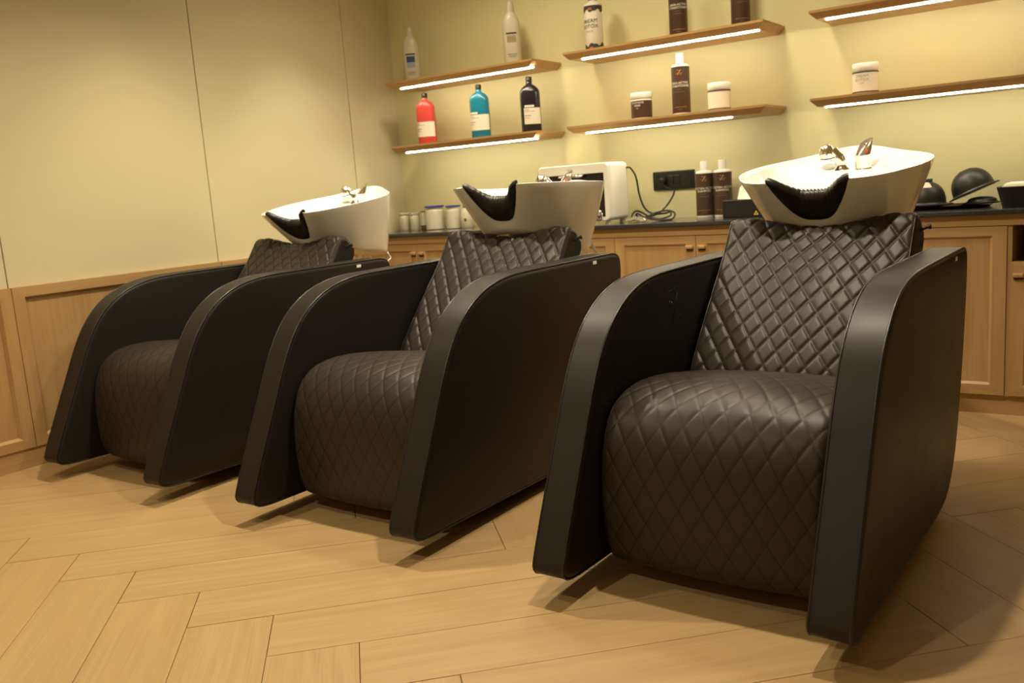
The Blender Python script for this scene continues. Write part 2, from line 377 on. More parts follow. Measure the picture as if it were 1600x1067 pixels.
# ================================================================== SHELVES
SHD = .29
def shelf(x0, x1, ztop, s0, s1, label):
    t = empty('wall_shelf', ((x0+x1)/2, 0, ztop)); tag(t, label, 'shelf', 'oak wall shelves with light strips')
    L_ = (x1-x0)/2; h = .036; b = .028
    top = [(-L_, 0, 0), (L_, 0, 0), (L_, -SHD, 0), (-L_, -SHD, 0)]; mid = [(x, y, -.010) for x, y, z in top]
    bot = [(-L_+b, 0, -h), (L_-b, 0, -h), (L_-b, -SHD+.016, -h), (-L_+b, -SHD+.016, -h)]
    link('board', loft('board', [bot, mid, top]), 'shelfwood', t)
    a, c = s0-(x0+x1)/2, s1-(x0+x1)/2
    link('light_strip', box_me('light_strip', a, c, -SHD+.030, -SHD+.043, -h-.006, -h-.0005, .002, 1), 'led', t)
    return t
ZU, ZL = 1.652, 1.293
shelf(.19, 1.20, ZU, .275, 1.215-.03, 'upper oak shelf next to the side wall, two white bottles on it')
shelf(.19, 1.20, ZL, .275, 1.185, 'lower oak shelf next to the side wall, red, blue and dark bottles on it')
shelf(1.385, 2.405, ZU, 1.475, 2.375, 'upper oak shelf in the middle, cropped bottles on it')
shelf(1.385, 2.405, ZL, 1.475, 2.24, 'lower oak shelf in the middle, brown bottle between two jars')
shelf(2.60, 3.62, ZU, 2.66, 3.54, 'upper oak shelf at the right edge, nothing seen on it')
shelf(2.60, 3.62, ZL, 2.655, 3.56, 'lower oak shelf at the right edge, one white jar on it')

# ================================================================== BOTTLES AND JARS
def sring(hw, hd, z, n=28, e=2.6):
    out = []
    for j in range(n):
        a = 2*PI*j/n; c, s = math.cos(a), math.sin(a)
        out.append((hw*math.copysign(abs(c)**(2/e), c), hd*math.copysign(abs(s)**(2/e), s), z))
    return out
def patch(name, hw, hd, e, a0, a1, z0, z1, off=.0009, n=14):
    """label skin on a superellipse body; angles from the front (-Y), positive to +X"""
    rows = []
    for z in (z0, z1):
        row = []
        for j in range(n+1):
            a = a0+(a1-a0)*j/n - PI/2; c, s = math.cos(a), math.sin(a)
            row.append(((hw+off)*math.copysign(abs(c)**(2/e), c), (hd+off)*math.copysign(abs(s)**(2/e), s), z))
        rows.append(row)
    me = mesh(name, rows[0]+rows[1], [(j, j+1, n+1+j+1, n+1+j) for j in range(n)]); return smooth_me(me)
D = math.radians
def big_bottle(x, y, zb, m, label, rz, lab_a, logo=True):
    t = empty('shampoo_bottle', (x, y, zb), rz); tag(t, label, 'bottle', 'bottles on the lower shelf by the side wall')
    hw, hd, e = .053, .038, 3.0
    pr = [(.97, 0), (1, .006), (1, .202), (.985, .212), (.93, .222), (.80, .233), (.60, .242), (.38, .249), (.30, .253), (.28, .268)]
    link('body', smooth_me(loft('body', [sring(hw*max(k, .0), hd*k if k > .6 else hd*k*1.25, z, 32, 3.0 if k > .9 else 2.4) for k, z in pr]), 50), m, t)
    link('cap', smooth_me(lathe('cap', [(.0155, .264), (.0165, .266), (.0165, .288), (.0145, .291)], 20), 40), 'capblack', t)
    lb = link('label', patch('label', hw, hd, e, lab_a[0], lab_a[1], .044, .128), 'label', t)
    am = (lab_a[0]+lab_a[1])/2
    for zz, ln, mm in ((.118, .30, 'greyink'), (.110, .45, 'greyink'), (.088, .35, 'brownink'), (.076, .30, 'greyink')):
        link('print_line', patch('print_line', hw, hd, e, lab_a[0]+.12, lab_a[0]+.12+(lab_a[1]-lab_a[0])*ln, zz-.0016, zz+.0016, .0014), mm, lb)
    if logo: link('logo_print', patch('logo_print', hw, hd, e, lab_a[0]+.15, lab_a[0]+.15+(lab_a[1]-lab_a[0])*.42, .132, .142, .0012), 'whiteink', t)
    return t
big_bottle(.357, -.15, ZL, 'red', 'coral red shampoo bottle with black cap, leftmost on the lower shelf', .45, (-1.25, 1.25), False)
big_bottle(.747, -.15, ZL, 'blue', 'turquoise blue shampoo bottle with white label', .45, (-1.25, 1.25))
big_bottle(1.083, -.15, ZL, 'navy', 'dark plum bottle with a square cream label', .75, (-.75, .95))
def nose_bottle(x, y, zb, label, pm, h=1.0):
    t = empty('white_bottle', (x, y, zb), .55); tag(t, label, 'bottle', 'white bottles on the upper shelf')
    hw, hd = .047, .036
    pr = [(.96, 0), (1, .008), (1, .180), (.97, .202), (.86, .224), (.66, .242), (.49, .253), (.46, .258)]
    link('body', smooth_me(loft('body', [sring(hw*k, hd*k*(1 if k > .7 else 1.2), z*h, 28, 2.6) for k, z in pr]), 50), 'milky', t)
    link('cap', smooth_me(lathe('cap', [(.021, .254*h), (.0215, .268*h), (.0185, .292*h), (.0145, .308*h), (.010, .312*h)], 20), 40), 'milky', t)
    a0, a1 = -.42, .42
    link('title_print', patch('title_print', hw, hd, 2.6, a0-.1, a1+.1, .150*h, .158*h), 'ink', t)
    link('picture_print', patch('picture_print', hw, hd, 2.6, a0, a1, .110*h, .143*h), pm, t)
    link('picture_print', patch('picture_print', hw, hd, 2.6, a0, a1, .080*h, .110*h), 'greyblue' if pm == 'blueprint' else 'milky', t)
    link('small_print', patch('small_print', hw, hd, 2.6, a0, a1, .050*h, .056*h), 'greyink', t)
    link('small_print', patch('small_print', hw, hd, 2.6, a0+.1, a1-.1, .040*h, .045*h), 'greyink', t)
nose_bottle(.285, -.15, ZU, 'white pointed bottle with a dark blue picture, by the wall corner', 'blueprint', 1.0)
nose_bottle(.993, -.15, ZU, 'white pointed bottle with an olive picture on the upper shelf', 'olive', 1.06)
def tall_bottle(x, y, zb, label, rz=.42, group='brown cylinder bottles', title=('UREA-ACTIVE', 'CONDITIONER'), h=1.0, capm='white', base_white=True):
    t = empty('conditioner_bottle', (x, y, zb), rz); tag(t, label, 'bottle', group)
    R = .0425
    link('body', smooth_me(lathe('body', [(R*.95, 0), (R, .004), (R, .012*h), (R, .226*h), (R*.97, .233*h), (R*.80, .238*h), (R*.46, .241*h), (R*.42, .246*h)], 36), 40), 'white', t)
    lb = link('label', smooth_me(lathe('label', [(R+.0008, .012*h), (R+.0008, .226*h)], 36, False, False)), 'brown', t)
    link('cap', smooth_me(lathe('cap', [(.0185, .243*h), (.019, .245*h), (.019, .286*h), (.0175, .289*h)], 24), 40), capm, t)
    link('logo', text_me('Z', .034, R, 0, .198*h, .0016), 'gold', lb)
    link('logo', text_me('— —', .016, R, 0, .196*h, .0015), 'gold', lb)
    link('lettering', text_me(title[0], .0142, R, 0, .150*h, .0016), 'whiteink', lb)
    link('lettering', text_me(title[1], .0142, R, 0, .136*h, .0016), 'whiteink', lb)
    link('print_line', patch('print_line', R, R, 2, -.55, .55, .108*h, .111*h, .0014), 'brownink', lb)
    link('print_line', patch('print_line', R, R, 2, -.5, .3, .120*h, .1225*h, .0014), 'brownink', lb)
    link('print_line', patch('print_line', R, R, 2, -.75, .75, .038*h, .0395*h, .0014), 'gold', lb)
    link('print_line', patch('print_line', R, R, 2, -.25, .25, .026*h, .0295*h, .0014), 'brownink', lb)
    return t
tall_bottle(1.949, -.15, ZL, 'dark brown conditioner bottle with bright white cap between two jars', .25)
tall_bottle(1.940, -.13, ZU, 'dark brown bottle in the middle of the upper shelf, top cropped', .42)
tall_bottle(2.247, -.13, ZU, 'dark brown bottle near the right end of the upper middle shelf, top cropped', .55)
tall_bottle(2.032, -.10, CT, 'dark brown bottle on the worktop, next to the black socket', .30, 'brown bottles on the worktop', ('PROTEIN ACTIVE', 'SHAMPOO'), .94)
tall_bottle(2.124, -.10, CT, 'dark brown bottle on the worktop, next to the black tissue box', .30, 'brown bottles on the worktop', ('PROTEIN ACTIVE', 'SHAMPOO'), .94)
# white labelled bottle, upper middle shelf
t = empty('white_label_bottle', (1.487, -.14, ZU), .0); tag(t, 'white cylinder bottle with dark floral bands and black lettering', 'bottle')
R = .045
link('body', smooth_me(lathe('body', [(R*.95, 0), (R, .004), (R, .225), (R*.95, .233), (R*.5, .242), (R*.45, .25)], 36), 40), 'label', t)
link('cap', smooth_me(lathe('cap', [(.020, .246), (.0205, .248), (.0205, .285), (.019, .288)], 24), 40), 'capblack', t)
for z0, z1 in ((.010, .036), (.196, .222)):
    rows = []
    n = 48
    for j in range(n+1):
        a = 2*PI*j/n; w1 = .006*math.sin(a*5)+.004*math.sin(a*9+1)
        rows.append((a, w1))
    V = [((R+.0009)*math.sin(a), -(R+.0009)*math.cos(a), z0-(w if z0 > .1 else 0)) for a, w in rows] + [((R+.0009)*math.sin(a), -(R+.0009)*math.cos(a), z1+(w if z0 < .1 else 0)) for a, w in rows]
    link('floral_band', smooth_me(mesh('floral_band', V, [(j, j+1, n+1+j+1, n+1+j) for j in range(n)])), 'ink', t)
    link('flower', patch('flower', R, R, 2, -.1, .35, z0+.004, z0+.014, .0014), 'rose', t)
link('lettering', text_me('DREAM', .026, R, .0, .148, .0014), 'ink', t)
link('lettering', text_me('BOTOX', .026, R, .0, .122, .0014), 'ink', t)
link('lettering', text_me('smooth', .013, R, .0, .100, .0014), 'greyink', t)
def jar(x, y, zb, label, bodym, lidm, R, hb, hl, rings=False, text=None, group='cosmetic jars on the shelves', rz=.0, tm='whiteink'):
    t = empty('cosmetic_jar', (x, y, zb), rz); tag(t, label, 'jar', group)
    link('body', smooth_me(lathe('body', [(R*.94, 0), (R*.99, .003), (R*.99, hb-.004), (R*.92, hb), (R*.92, hb+.003)], 36), 40), 'white', t)
    lb = link('label', smooth_me(lathe('label', [(R, .010), (R, hb-.008)], 36, False, False)), bodym, t)
    link('lid', smooth_me(lathe('lid', [(R*.99, hb+.002), (R*1.02, hb+.004), (R*1.02, hb+hl-.004), (R*.98, hb+hl)], 36), 40), lidm, t)
    if rings:
        for z in (.011, hb-.004): link('black_ring', smooth_me(lathe('black_ring', [(R+.0008, z-.0022), (R+.0014, z), (R+.0008, z+.0022)], 36, False, False)), 'ink', t)
    if text:
        for k, (s, sz, zz) in enumerate(text): link('lettering', text_me(s, sz, R, -.1, zz, .0010), tm, lb)
    return t
jar(1.737, -.15, ZL, 'squat dark brown jar with white lid on the lower middle shelf', 'brown', 'white', .052, .100, .032, False, [('INTENSIVE', .0135, .082), ('MASK', .0135, .068), ('hair', .008, .055)], rz=.15)
jar(2.140, -.15, ZL, 'plain white jar with two thin black rings, right of the brown bottle', 'label', 'white', .052, .096, .034, True, None)
jar(2.795, -.15, ZL, 'white jar with black rings and grey lettering, alone on the right shelf', 'label', 'white', .052, .096, .034, True, [('DREAM', .0165, .076), ('BOTOX', .0165, .060), ('mask', .009, .047)], rz=.05, tm='greyink')
# jars on the worktop in the corner
def counter_jar(x, y, w, h, label, bm_, lid=None, lidh=.006, neck=None):
    t = empty('storage_jar', (x, y, CT), 0); tag(t, label, 'jar', 'storage jars in the worktop corner')
    R = w/2
    link('body', smooth_me(lathe('body', [(R*.92, 0), (R, .004), (R, h*.80), (R*.97, h*.86), (R*.88, h*.90), (R*.88, h)], 28), 40), bm_, t)
    if lid: link('lid', smooth_me(lathe('lid', [(R*1.0, h-.001), (R*1.04, h), (R*1.04, h+lidh), (R*.98, h+lidh+.001)], 28), 40), lid, t)
    return t
counter_jar(.095, -.12, .066, .098, 'small pale jar at the far left of the worktop corner', 'milky', 'milky', .010)
counter_jar(.176, -.12, .058, .096, 'slim pale jar, second from the wall corner', 'milky', 'milky', .010)
t = empty('storage_jar', (.245, -.10, CT)); tag(t, 'narrow brown glass jar with a pale label, between pale and blue-lidded jars', 'jar', 'storage jars in the worktop corner')
link('body', smooth_me(lathe('body', [(.026, 0), (.028, .003), (.028, .108), (.026, .112)], 28), 40), 'copper_body', t)
link('label', patch('label', .028, .028, 2, -.9, 1.1, .028, .104), 'milky', t)
counter_jar(.345, -.13, .112, .132, 'wide pale jar with a blue lid beside the narrow brown jar', 'milky', 'bluelid', .007)
counter_jar(.480, -.12, .086, .128, 'smaller pale jar with a blue lid beside the bottle with black cap', 'milky', 'bluelid', .006)
t = empty('storage_bottle', (.575, -.12, CT)); tag(t, 'pale squat bottle with black cap behind the middle basin', 'bottle', 'storage jars in the worktop corner')
link('body', smooth_me(lathe('body', [(.035, 0), (.037, .003), (.037, .085), (.030, .108), (.016, .114), (.016, .120)], 28), 40), 'milky', t)
link('cap', smooth_me(lathe('cap', [(.018, .118), (.018, .136), (.016, .138)], 20), 40), 'capblack', t)
link('print_mark', patch('print_mark', .037, .037, 2, .2, .55, .040, .056), 'ink', t)

# ================================================================== TOWEL CABINET (white appliance), CABLE, SOCKET
AX0, AX1, AY0, AY1, AZ0, AZ1 = 1.262, 1.668, -.40, -.19, CT+.018, 1.100
t = empty('towel_warmer', ((AX0+AX1)/2, (AY0+AY1)/2, CT)); tag(t, 'white enamel towel warmer cabinet with dark glass door', 'appliance')
inv = Matrix.Translation((-(AX0+AX1)/2, -(AY0+AY1)/2, -CT))
def tw(name, me, m): o = link(name, me, m, t); o.matrix_parent_inverse = inv; return o
tw('body', smooth_me(box_me('body', AX0, AX1, AY0+.012, AY1, AZ0, AZ1, .022, 4), 40), 'appliance')
# front frame with an opening
rings = []
def rr(x0, x1, z0, z1, r, y, n=6):
    out = []
    for (cx, cz, a0) in ((x1-r, z0+r, -PI/2), (x1-r, z1-r, 0), (x0+r, z1-r, PI/2), (x0+r, z0+r, PI)):
        for k in range(n+1):
            a = a0+PI/2*k/n; out.append((cx+r*math.cos(a), y, cz+r*math.sin(a)))
    return out
dr = tw('door_frame', smooth_me(loft('door_frame', [rr(AX0+.002, AX1-.002, AZ0+.001, AZ1-.001, .022, AY0+.014), rr(AX0+.002, AX1-.002, AZ0+.001, AZ1-.001, .022, AY0+.004), rr(AX0+.007, AX1-.007, AZ0+.005, AZ1-.005, .020, AY0-.001),
    rr(AX0+.020, AX1-.026, AZ0+.020, AZ1-.048, .004, AY0-.001), rr(AX0+.020, AX1-.026, AZ0+.020, AZ1-.048, .004, AY0+.010)], True, False, False), 30), 'appliance')
tw('glass_door', box_me('glass_door', AX0+.016, AX1-.022, AY0+.004, AY0+.010, AZ0+.016, AZ1-.044), 'glass_dark')
tw('door_handle', smooth_me(tube('door_handle', [(1.40, AY0-.002, 1.043), (1.405, AY0-.022, 1.041), (1.43, AY0-.026, 1.041), (1.50, AY0-.026, 1.041), (1.525, AY0-.022, 1.041), (1.53, AY0-.002, 1.043)], .007, 10)), 'chrome')
tw('brand_print', xf(text_me('care', .016, None, 0, 0, 0), Matrix.Translation((1.452, AY0-.0016, 1.076))), 'greyink')
tw('knob', smooth_me(xf(lathe('knob', [(.030, 0), (.029, .010), (.022, .018), (.010, .022)], 24), Matrix.Translation((1.600, AY0+.004, AZ0+.030)) @ Matrix.Rotation(PI/2, 4, 'X'))), 'chrome')
for fx in (AX0+.03, AX1-.03):
    for fy in (AY0+.03, AY1-.03):
        tw('foot', xf(lathe('foot', [(.012, CT-.0005), (.013, CT+.004), (.012, AZ0+.004)], 14), Matrix.Translation((fx, fy, 0))), 'appliance')
def spline(P, n=10):
    P = [Vector(p) for p in P]; out = []
    for i in range(len(P)-1):
        p0, p1, p2, p3 = P[max(i-1, 0)], P[i], P[i+1], P[min(i+2, len(P)-1)]
        for k in range(n):
            s = k/n; out.append(.5*(2*p1+(p2-p0)*s+(2*p0-5*p1+4*p2-p3)*s*s+(3*p1-p0-3*p2+p3)*s**3))
    out.append(P[-1]); return out
# cable: from the appliance, in loose loops on the worktop, up to the plug
cz = CT+.0055
loops = [(AX1+.001, -.215, 1.068), (AX1+.022, -.212, 1.066), (AX1+.045, -.20, 1.02), (AX1+.05, -.18, .93), (1.735, -.165, .865), (1.775, -.16, .835), (1.84, -.17, .832), (1.885, -.19, .838), (1.895, -.21, .822), (1.85, -.235, cz+.004), (1.79, -.22, .820), (1.725, -.175, .842),
         (1.685, -.16, .850), (1.668, -.17, .832), (1.685, -.20, cz), (1.74, -.21, cz+.004), (1.80, -.19, .836), (1.86, -.17, .846), (1.905, -.18, .832), (1.905, -.215, cz), (1.85, -.25, cz), (1.77, -.23, .818), (1.715, -.20, .838), (1.70, -.185, .828), (1.73, -.165, .818), (1.78, -.12, .828), (1.81, -.08, .86), (1.832, -.045, .905), (1.838, -.024, .938)]
co = link('power_cable', smooth_me(tube('power_cable', spline(loops, 7), .0045, 8)), 'cable'); tag(co, 'black power cable looped loosely between the white cabinet and the socket', 'cable')
t = empty('clear_bag', (1.74, -.27, CT)); tag(t, 'small crumpled clear bag under the black cable loops', 'bag')
bm = bmesh.new(); bmesh.ops.create_icosphere(bm, subdivisions=3, radius=1)
for v in bm.verts:
    n_ = math.sin(v.co.x*7+v.co.y*5)*math.sin(v.co.y*9-v.co.z*4)*.22
    c = v.co*(1+n_); v.co = (c.x*.055, c.y*.028, max(c.z, -.55)*.016+.0093)
me = bpy.data.meshes.new('film'); bm.to_mesh(me); bm.free()
M['film'] = mat('clear_film', (.75, .70, .55), .12, trans=.75, ior=1.3)
link('film', me, 'film', t)
# socket plate
t = empty('socket_plate', (1.828, 0, .992)); tag(t, 'black switch and socket plate on the yellow wall', 'socket')
link('plate', box_me('plate', -.114, .114, -.012, 0, -.047, .046, .004, 2), 'socket', t)
link('inner_frame', box_me('inner_frame', -.098, .098, -.0145, -.011, -.036, .036, .002, 1), 'socket', t)
for xx in (-.012, .022): link('switch', box_me('switch', xx-.014, xx+.014, -.0185, -.014, -.024, .024, .003, 2), 'socket', t)
for dx, dz in ((.066, .016), (.054, -.006), (.078, -.006)): link('socket_hole', xf(lathe('socket_hole', [(.004, 0), (.004, .0015)], 12), Matrix.Translation((dx, -.0143, dz)) @ Matrix.Rotation(PI/2, 4, 'X')), 'gap', t)
t = empty('power_plug', (1.776, -.0145, .992)); tag(t, 'black power plug pushed into the left socket of the plate', 'plug')
link('plug_body', smooth_me(xf(lathe('plug_body', [(.020, 0), (.020, .012), (.016, .026), (.012, .030)], 20), Matrix.Rotation(PI/2, 4, 'X'))), 'cable', t)
link('cable_tail', smooth_me(tube('cable_tail', spline([(0, -.02, 0), (.004, -.028, -.014), (.014, -.024, -.030), (.032, -.018, -.040), (.050, -.0125, -.046)], 6), .0042, 8)), 'cable', t)

# ================================================================== TISSUE BOX, BOWLS, TRAYS
t = empty('tissue_box', (2.285, -.20, CT)); tag(t, 'black tissue box with a white tissue pulled out', 'tissue box')
link('box_body', box_me('box_body', -.105, .105, -.055, .055, 0, .082, .004, 2), 'black', t)
V = []; Fs = []; n = 14; rows = 7
for i in range(rows+1):
    h = i/rows
    for j in range(n):
        a = 2*PI*j/n; w1 = (1+.25*math.sin(3*a+1.3*h)+.15*math.sin(5*a+2))*(1-h*.75)
        V.append((.05*math.cos(a)*w1+.012*h*math.sin(2*a)-.02*h, .022*math.sin(a)*w1, .080+.058*h*(1+.25*math.sin(2*a+.6))))
me = loft('tissue', [V[i*n:(i+1)*n] for i in range(rows+1)], True, False, True); link('tissue', smooth_me(me), 'tissue', t)
tri = mesh('printed_mark', [(-.006+.05, -.0562, .010), (.018+.05, -.0562, .010), (.006+.05, -.0562, .030), (.001+.05, -.0562, .014), (.011+.05, -.0562, .014), (.006+.05, -.0562, .023)], [(0, 1, 4, 3), (1, 2, 5, 4), (2, 0, 3, 5)])
link('printed_mark', tri, 'yellowink', t)
def bowl(loc, rot, R, H, brim, label, foot=True, sticker=False):
    """colour mixing bowl turned upside down: dome, wide brim, foot ring"""
    t = empty('mixing_bowl', loc); t.rotation_euler = rot; tag(t, label, 'bowl', 'black mixing bowls on the worktop')
    pr = [(R+brim, 0), (R+brim+.001, .004), (R+.004, .007), (R, .012)]
    for k in range(1, 11):
        a = PI/2*k/10; pr.append((max(R*math.cos(a)**.8, R*.30), .012+(H-.012)*math.sin(a)))
    link('shell', smooth_me(lathe('shell', pr, 40), 35), 'black', t)
    if foot: link('foot_ring', smooth_me(lathe('foot_ring', [(R*.36, H-.004), (R*.38, H+.010), (R*.33, H+.010), (R*.31, H-.002)], 28, False, False)), 'black', t)
    if sticker:
        rows = []; n = 6
        for i in range(4):
            a = PI/2*(.50+.10*i)
            for j in range(n+1):
                th = -PI/2+.05+.55*(j/n-.5)
                r_ = R*math.cos(a)**.8+.0012; rows.append((r_*math.cos(th), r_*math.sin(th), .013+(H-.012)*math.sin(a)))
        link('sticker', smooth_me(mesh('sticker', rows, [(i*(n+1)+j, i*(n+1)+j+1, (i+1)*(n+1)+j+1, (i+1)*(n+1)+j) for i in range(3) for j in range(n)])), 'milky', t)
    return t
bowl((3.040, -.20, CT+.0155), (0, 0, .3), .082, .098, .026, 'black bowl turned upside down beside the right basin, white sticker on it', True, True)
bowl((3.222, -.165, CT+.060), (D(0), D(-23), 0), .080, .096, .018, 'black bowl turned upside down and tilted on the middle of the trays', False)
bowl((3.255, -.200, CT+.0145), (D(0), D(0), 0), .052, .026, .012, 'shallow black bowl lying under the tilted bowl', False)
t = empty('metal_tray', (3.125, -.215, CT)); tag(t, 'dark bronze tray lying under the black bowls', 'tray')
link('tray_body', loft('tray_body', [sring(.155, .105, 0, 40, 5), sring(.17, .118, .013, 40, 5), sring(.178, .125, .014, 40, 5), sring(.168, .116, .012, 40, 5), sring(.15, .10, .003, 40, 5)]), 'foil', t)
t = empty('storage_box', (3.445, -.24, CT)); tag(t, 'black open storage box with folded white paper on it, at the right edge', 'box')
link('box_body', loft('box_body', [sring(.105, .12, 0, 32, 8), sring(.125, .14, .078, 32, 8), sring(.120, .135, .079, 32, 8), sring(.102, .117, .006, 32, 8)]), 'black', t)
t = empty('folded_paper', (3.455, -.24, CT+.0785)); tag(t, 'stack of white paper on the black box at the right edge', 'paper')
for k in range(3): link('sheet', box_me('sheet', -.112+.004*k, .14, -.125+.006*k, .12, .004*k, .004*k+.0037), 'tissue', t)

# ================================================================== SHAMPOO CHAIRS
CW, AT = .752, .086         # overall width, arm thickness
def prof_arm():
    P = [(.000, .105), (.045, .205), (.098, .315), (.143, .41), (.183, .497), (.232, .580), (.292, .646), (.360, .692), (.440, .724), (.540, .741), (.64, .744),
         (.9, .744), (1.15, .744), (1.222, .744), (1.262, .728), (1.268, .680), (1.250, .58), (1.222, .46), (1.185, .34), (1.145, .235), (1.105, .155), (1.045, .090), (.965, .052), (.85, .044), (.5, .050), (.15, .057), (.055, .058), (.012, .066), (-.004, .085)]
    return chaikin(P, 2)
ARM = prof_arm()
def offset_poly(P, d):
    n = len(P); ar = sum(P[i][0]*P[(i+1) % n][1]-P[(i+1) % n][0]*P[i][1] for i in range(n)); sg = 1 if ar > 0 else -1
    out = []
    for i in range(n):
        a, b = P[i-1], P[(i+1) % n]; tx, ty = b[0]-a[0], b[1]-a[1]; l = math.hypot(tx, ty) or 1
        out.append((P[i][0]-sg*ty/l*d, P[i][1]+sg*tx/l*d))
    return out
def arm(parent, xc, tagside):
    h = AT/2
    ring = lambda P, x: [(x, u, z) for u, z in P]
    ins = offset_poly(ARM, .006)
    a = link('armrest', smooth_me(loft('armrest', [ring(ins, -h+.003), ring(ARM, -h+.003), ring(ARM, h-.003), ring(ins, h-.003)]), 40), 'leather_band', parent, (xc, 0, 0))
    for s in (-1, 1):
        rings = [ring(offset_poly(ARM, d), s*(h+px)) for d, px in ((.003, -.008), (.004, -.001), (.007, .0018), (.012, .0034), (.019, .0045))]
        link('side_panel', smooth_me(loft('side_panel', rings, True, False, True), 60), 'leather', a)
        link('piping', smooth_me(tube('piping', [(s*(h-.001), u, z) for u, z in offset_poly(ARM, .0015)][::2], .0036, 6, True)), 'pipe', a)
    if tagside:
        link('brand_tag', box_me('brand_tag', h-.002, h+.0058, 1.056, 1.080, .7175, .7290), 'tagwhite', a)
    return a
def quilt(name, path, W, edge, crown, depth, wx, hs, step=.0036, dip=None, s0=0):
    P, s = resample(path, step); P = clean_smooth(P, 6)
    T = np.gradient(P, axis=0); T /= np.linalg.norm(T, axis=1)[:, None]; Nn = np.c_[-T[:, 1], T[:, 0]]   # left normal of the travel direction
    nx = int(W/step); xs = np.linspace(-W/2, W/2, nx+1)
    X, Sg = np.meshgrid(xs, s+s0)
    a = X/wx+Sg/hs; b = X/wx-Sg/hs
    puff = depth*np.tanh(3.2*np.abs(np.sin(PI*a)))*np.tanh(3.2*np.abs(np.sin(PI*b)))
    ed = np.clip((np.abs(X)-(W/2-edge))/edge, 0, 1); drop = edge*(1-np.sqrt(np.clip(1-ed**2, 0, 1)))
    fade = np.clip((W/2-np.abs(X))/.02, 0, 1)
    hgt = puff*fade + crown*(1-(2*X/W)**2) - drop
    Y = P[:, 0][:, None]+Nn[:, 0][:, None]*hgt; Z = P[:, 1][:, None]+Nn[:, 1][:, None]*hgt
    if dip is not None: Y, Z = dip(X, Y, Z)
    nr, nc = X.shape
    V = np.stack([X, Y, Z], -1).reshape(-1, 3)
    idx = np.arange(nr*nc).reshape(nr, nc)
    Fq = np.stack([idx[:-1, :-1], idx[:-1, 1:], idx[1:, 1:], idx[1:, :-1]], -1).reshape(-1, 4)
    Fl = [tuple(f) for f in Fq.tolist()]
    me = bpy.data.meshes.new(name); me.from_pydata(V.tolist(), [], Fl); 
    uv = me.uv_layers.new(name='UVMap'); li = np.empty(len(me.loops), dtype=np.int32); me.loops.foreach_get('vertex_index', li)
    UV = np.stack([a.reshape(-1), b.reshape(-1)], -1)[li]; uv.data.foreach_set('uv', UV.astype(np.float32).ravel())
    me.update(); smooth_me(me)
    return me, V.reshape(nr, nc, 3)
IW = CW-2*AT-.016
def seat(parent):
    path = chaikin([(.40, .052), (.26, .050), (.205, .054), (.182, .085), (.172, .15), (.170, .23), (.176, .31), (.192, .375), (.222, .428), (.268, .462), (.335, .479), (.42, .480), (.52, .470), (.64, .450), (.74, .432), (.80, .426)], 2, False)
    me, G = quilt('seat', path, IW, .030, .012, .0020, .0600, .096, s0=.01)
    # travel is rear -> front -> bottom; normal must face outwards
    st = link('seat', me, 'quilt', parent)
    L0 = [tuple(p) for p in G[:, 0]]; R0 = [tuple(p) for p in G[:, -1]]; n = len(L0)
    core = mesh('seat_sides', L0+R0+[(L0[-1][0], .78, .09), (R0[-1][0], .78, .09)], [tuple(range(n))+(2*n,), tuple(range(2*n-1, n-1, -1))+(2*n+1,), (n-1, 2*n, 2*n+1, 2*n-1), (0, n, 2*n+1, 2*n)])
    link('seat_side', fixn(core), 'leather', st)
    pp = [Vector(p)+Vector((.0, 0, 0)) for p in G[::4, -2]]
    for c in (1, -2): link('seam', smooth_me(tube('seam', [Vector(p) for p in G[::4, c]], .0014, 6)), 'pipe', st)
    return st
BP = [(.715, .405), (.728, .440), (.760, .482), (.850, .585), (.940, .680), (1.005, .750), (1.045, .805), (1.064, .836), (1.080, .850), (1.100, .850), (1.128, .832), (1.144, .812)]
BW = .562
def bdip(X, Y, Z):
    t = np.clip((Z-.70)/.15, 0, 1)**1.5; sh = np.cos(np.clip(np.abs(X)/.215, 0, 1)*PI/2)**1.3
    return Y, Z-.034*t*sh
def backrest(parent):
    path = chaikin(BP, 2, False)
    me, G = quilt('backrest', path, BW, .014, .006, .0058, .0595, .089, dip=bdip, s0=.03)
    bk = link('backrest', me, 'quilt', parent)
    nr, nc, _ = G.shape
    # side gussets and rear shell
    def rear(p): return (p[0]*.985, 1.150-(.856-p[2])*.62+(.02 if p[2] > .8 else 0), p[2]*.985+.0)
    cols = list(range(0, nr, 3))
    for c, sg in ((0, -1), (nc-1, 1)):
        f = [tuple(G[i, c]) for i in cols if G[i, c][1] < 1.10]
        r_ = [(p[0], min(1.150, p[1]+.085), p[2]-.042) for p in f]
        n = len(f); V = f+r_
        link('gusset', fixn(mesh('gusset', V, [(i, i+1, n+i+1, n+i) for i in range(n-1)])), 'leather', bk)
    f = [i for i in cols if G[i, nc//2][1] < 1.10]
    xs = [0, nc//4, nc//2, 3*nc//4, nc-1]
    V = []
    for i in f:
        for c in xs: p = G[i, c]; q = G[i, 0]; V.append((p[0], min(1.150, q[1]+.085), p[2]-.042))
    m_ = len(xs); link('rear_shell', fixn(mesh('rear_shell', V, [(i*m_+j, i*m_+j+1, (i+1)*m_+j+1, (i+1)*m_+j) for i in range(len(f)-1) for j in range(m_-1)])), 'leather', bk)
    for c in (2, -3): link('seam', smooth_me(tube('seam', [Vector(p)+Vector((0, -.0012, .0004)) for p in G[::3, c] if p[1] < 1.09], .0022, 6)), 'pipe', bk)
    return bk
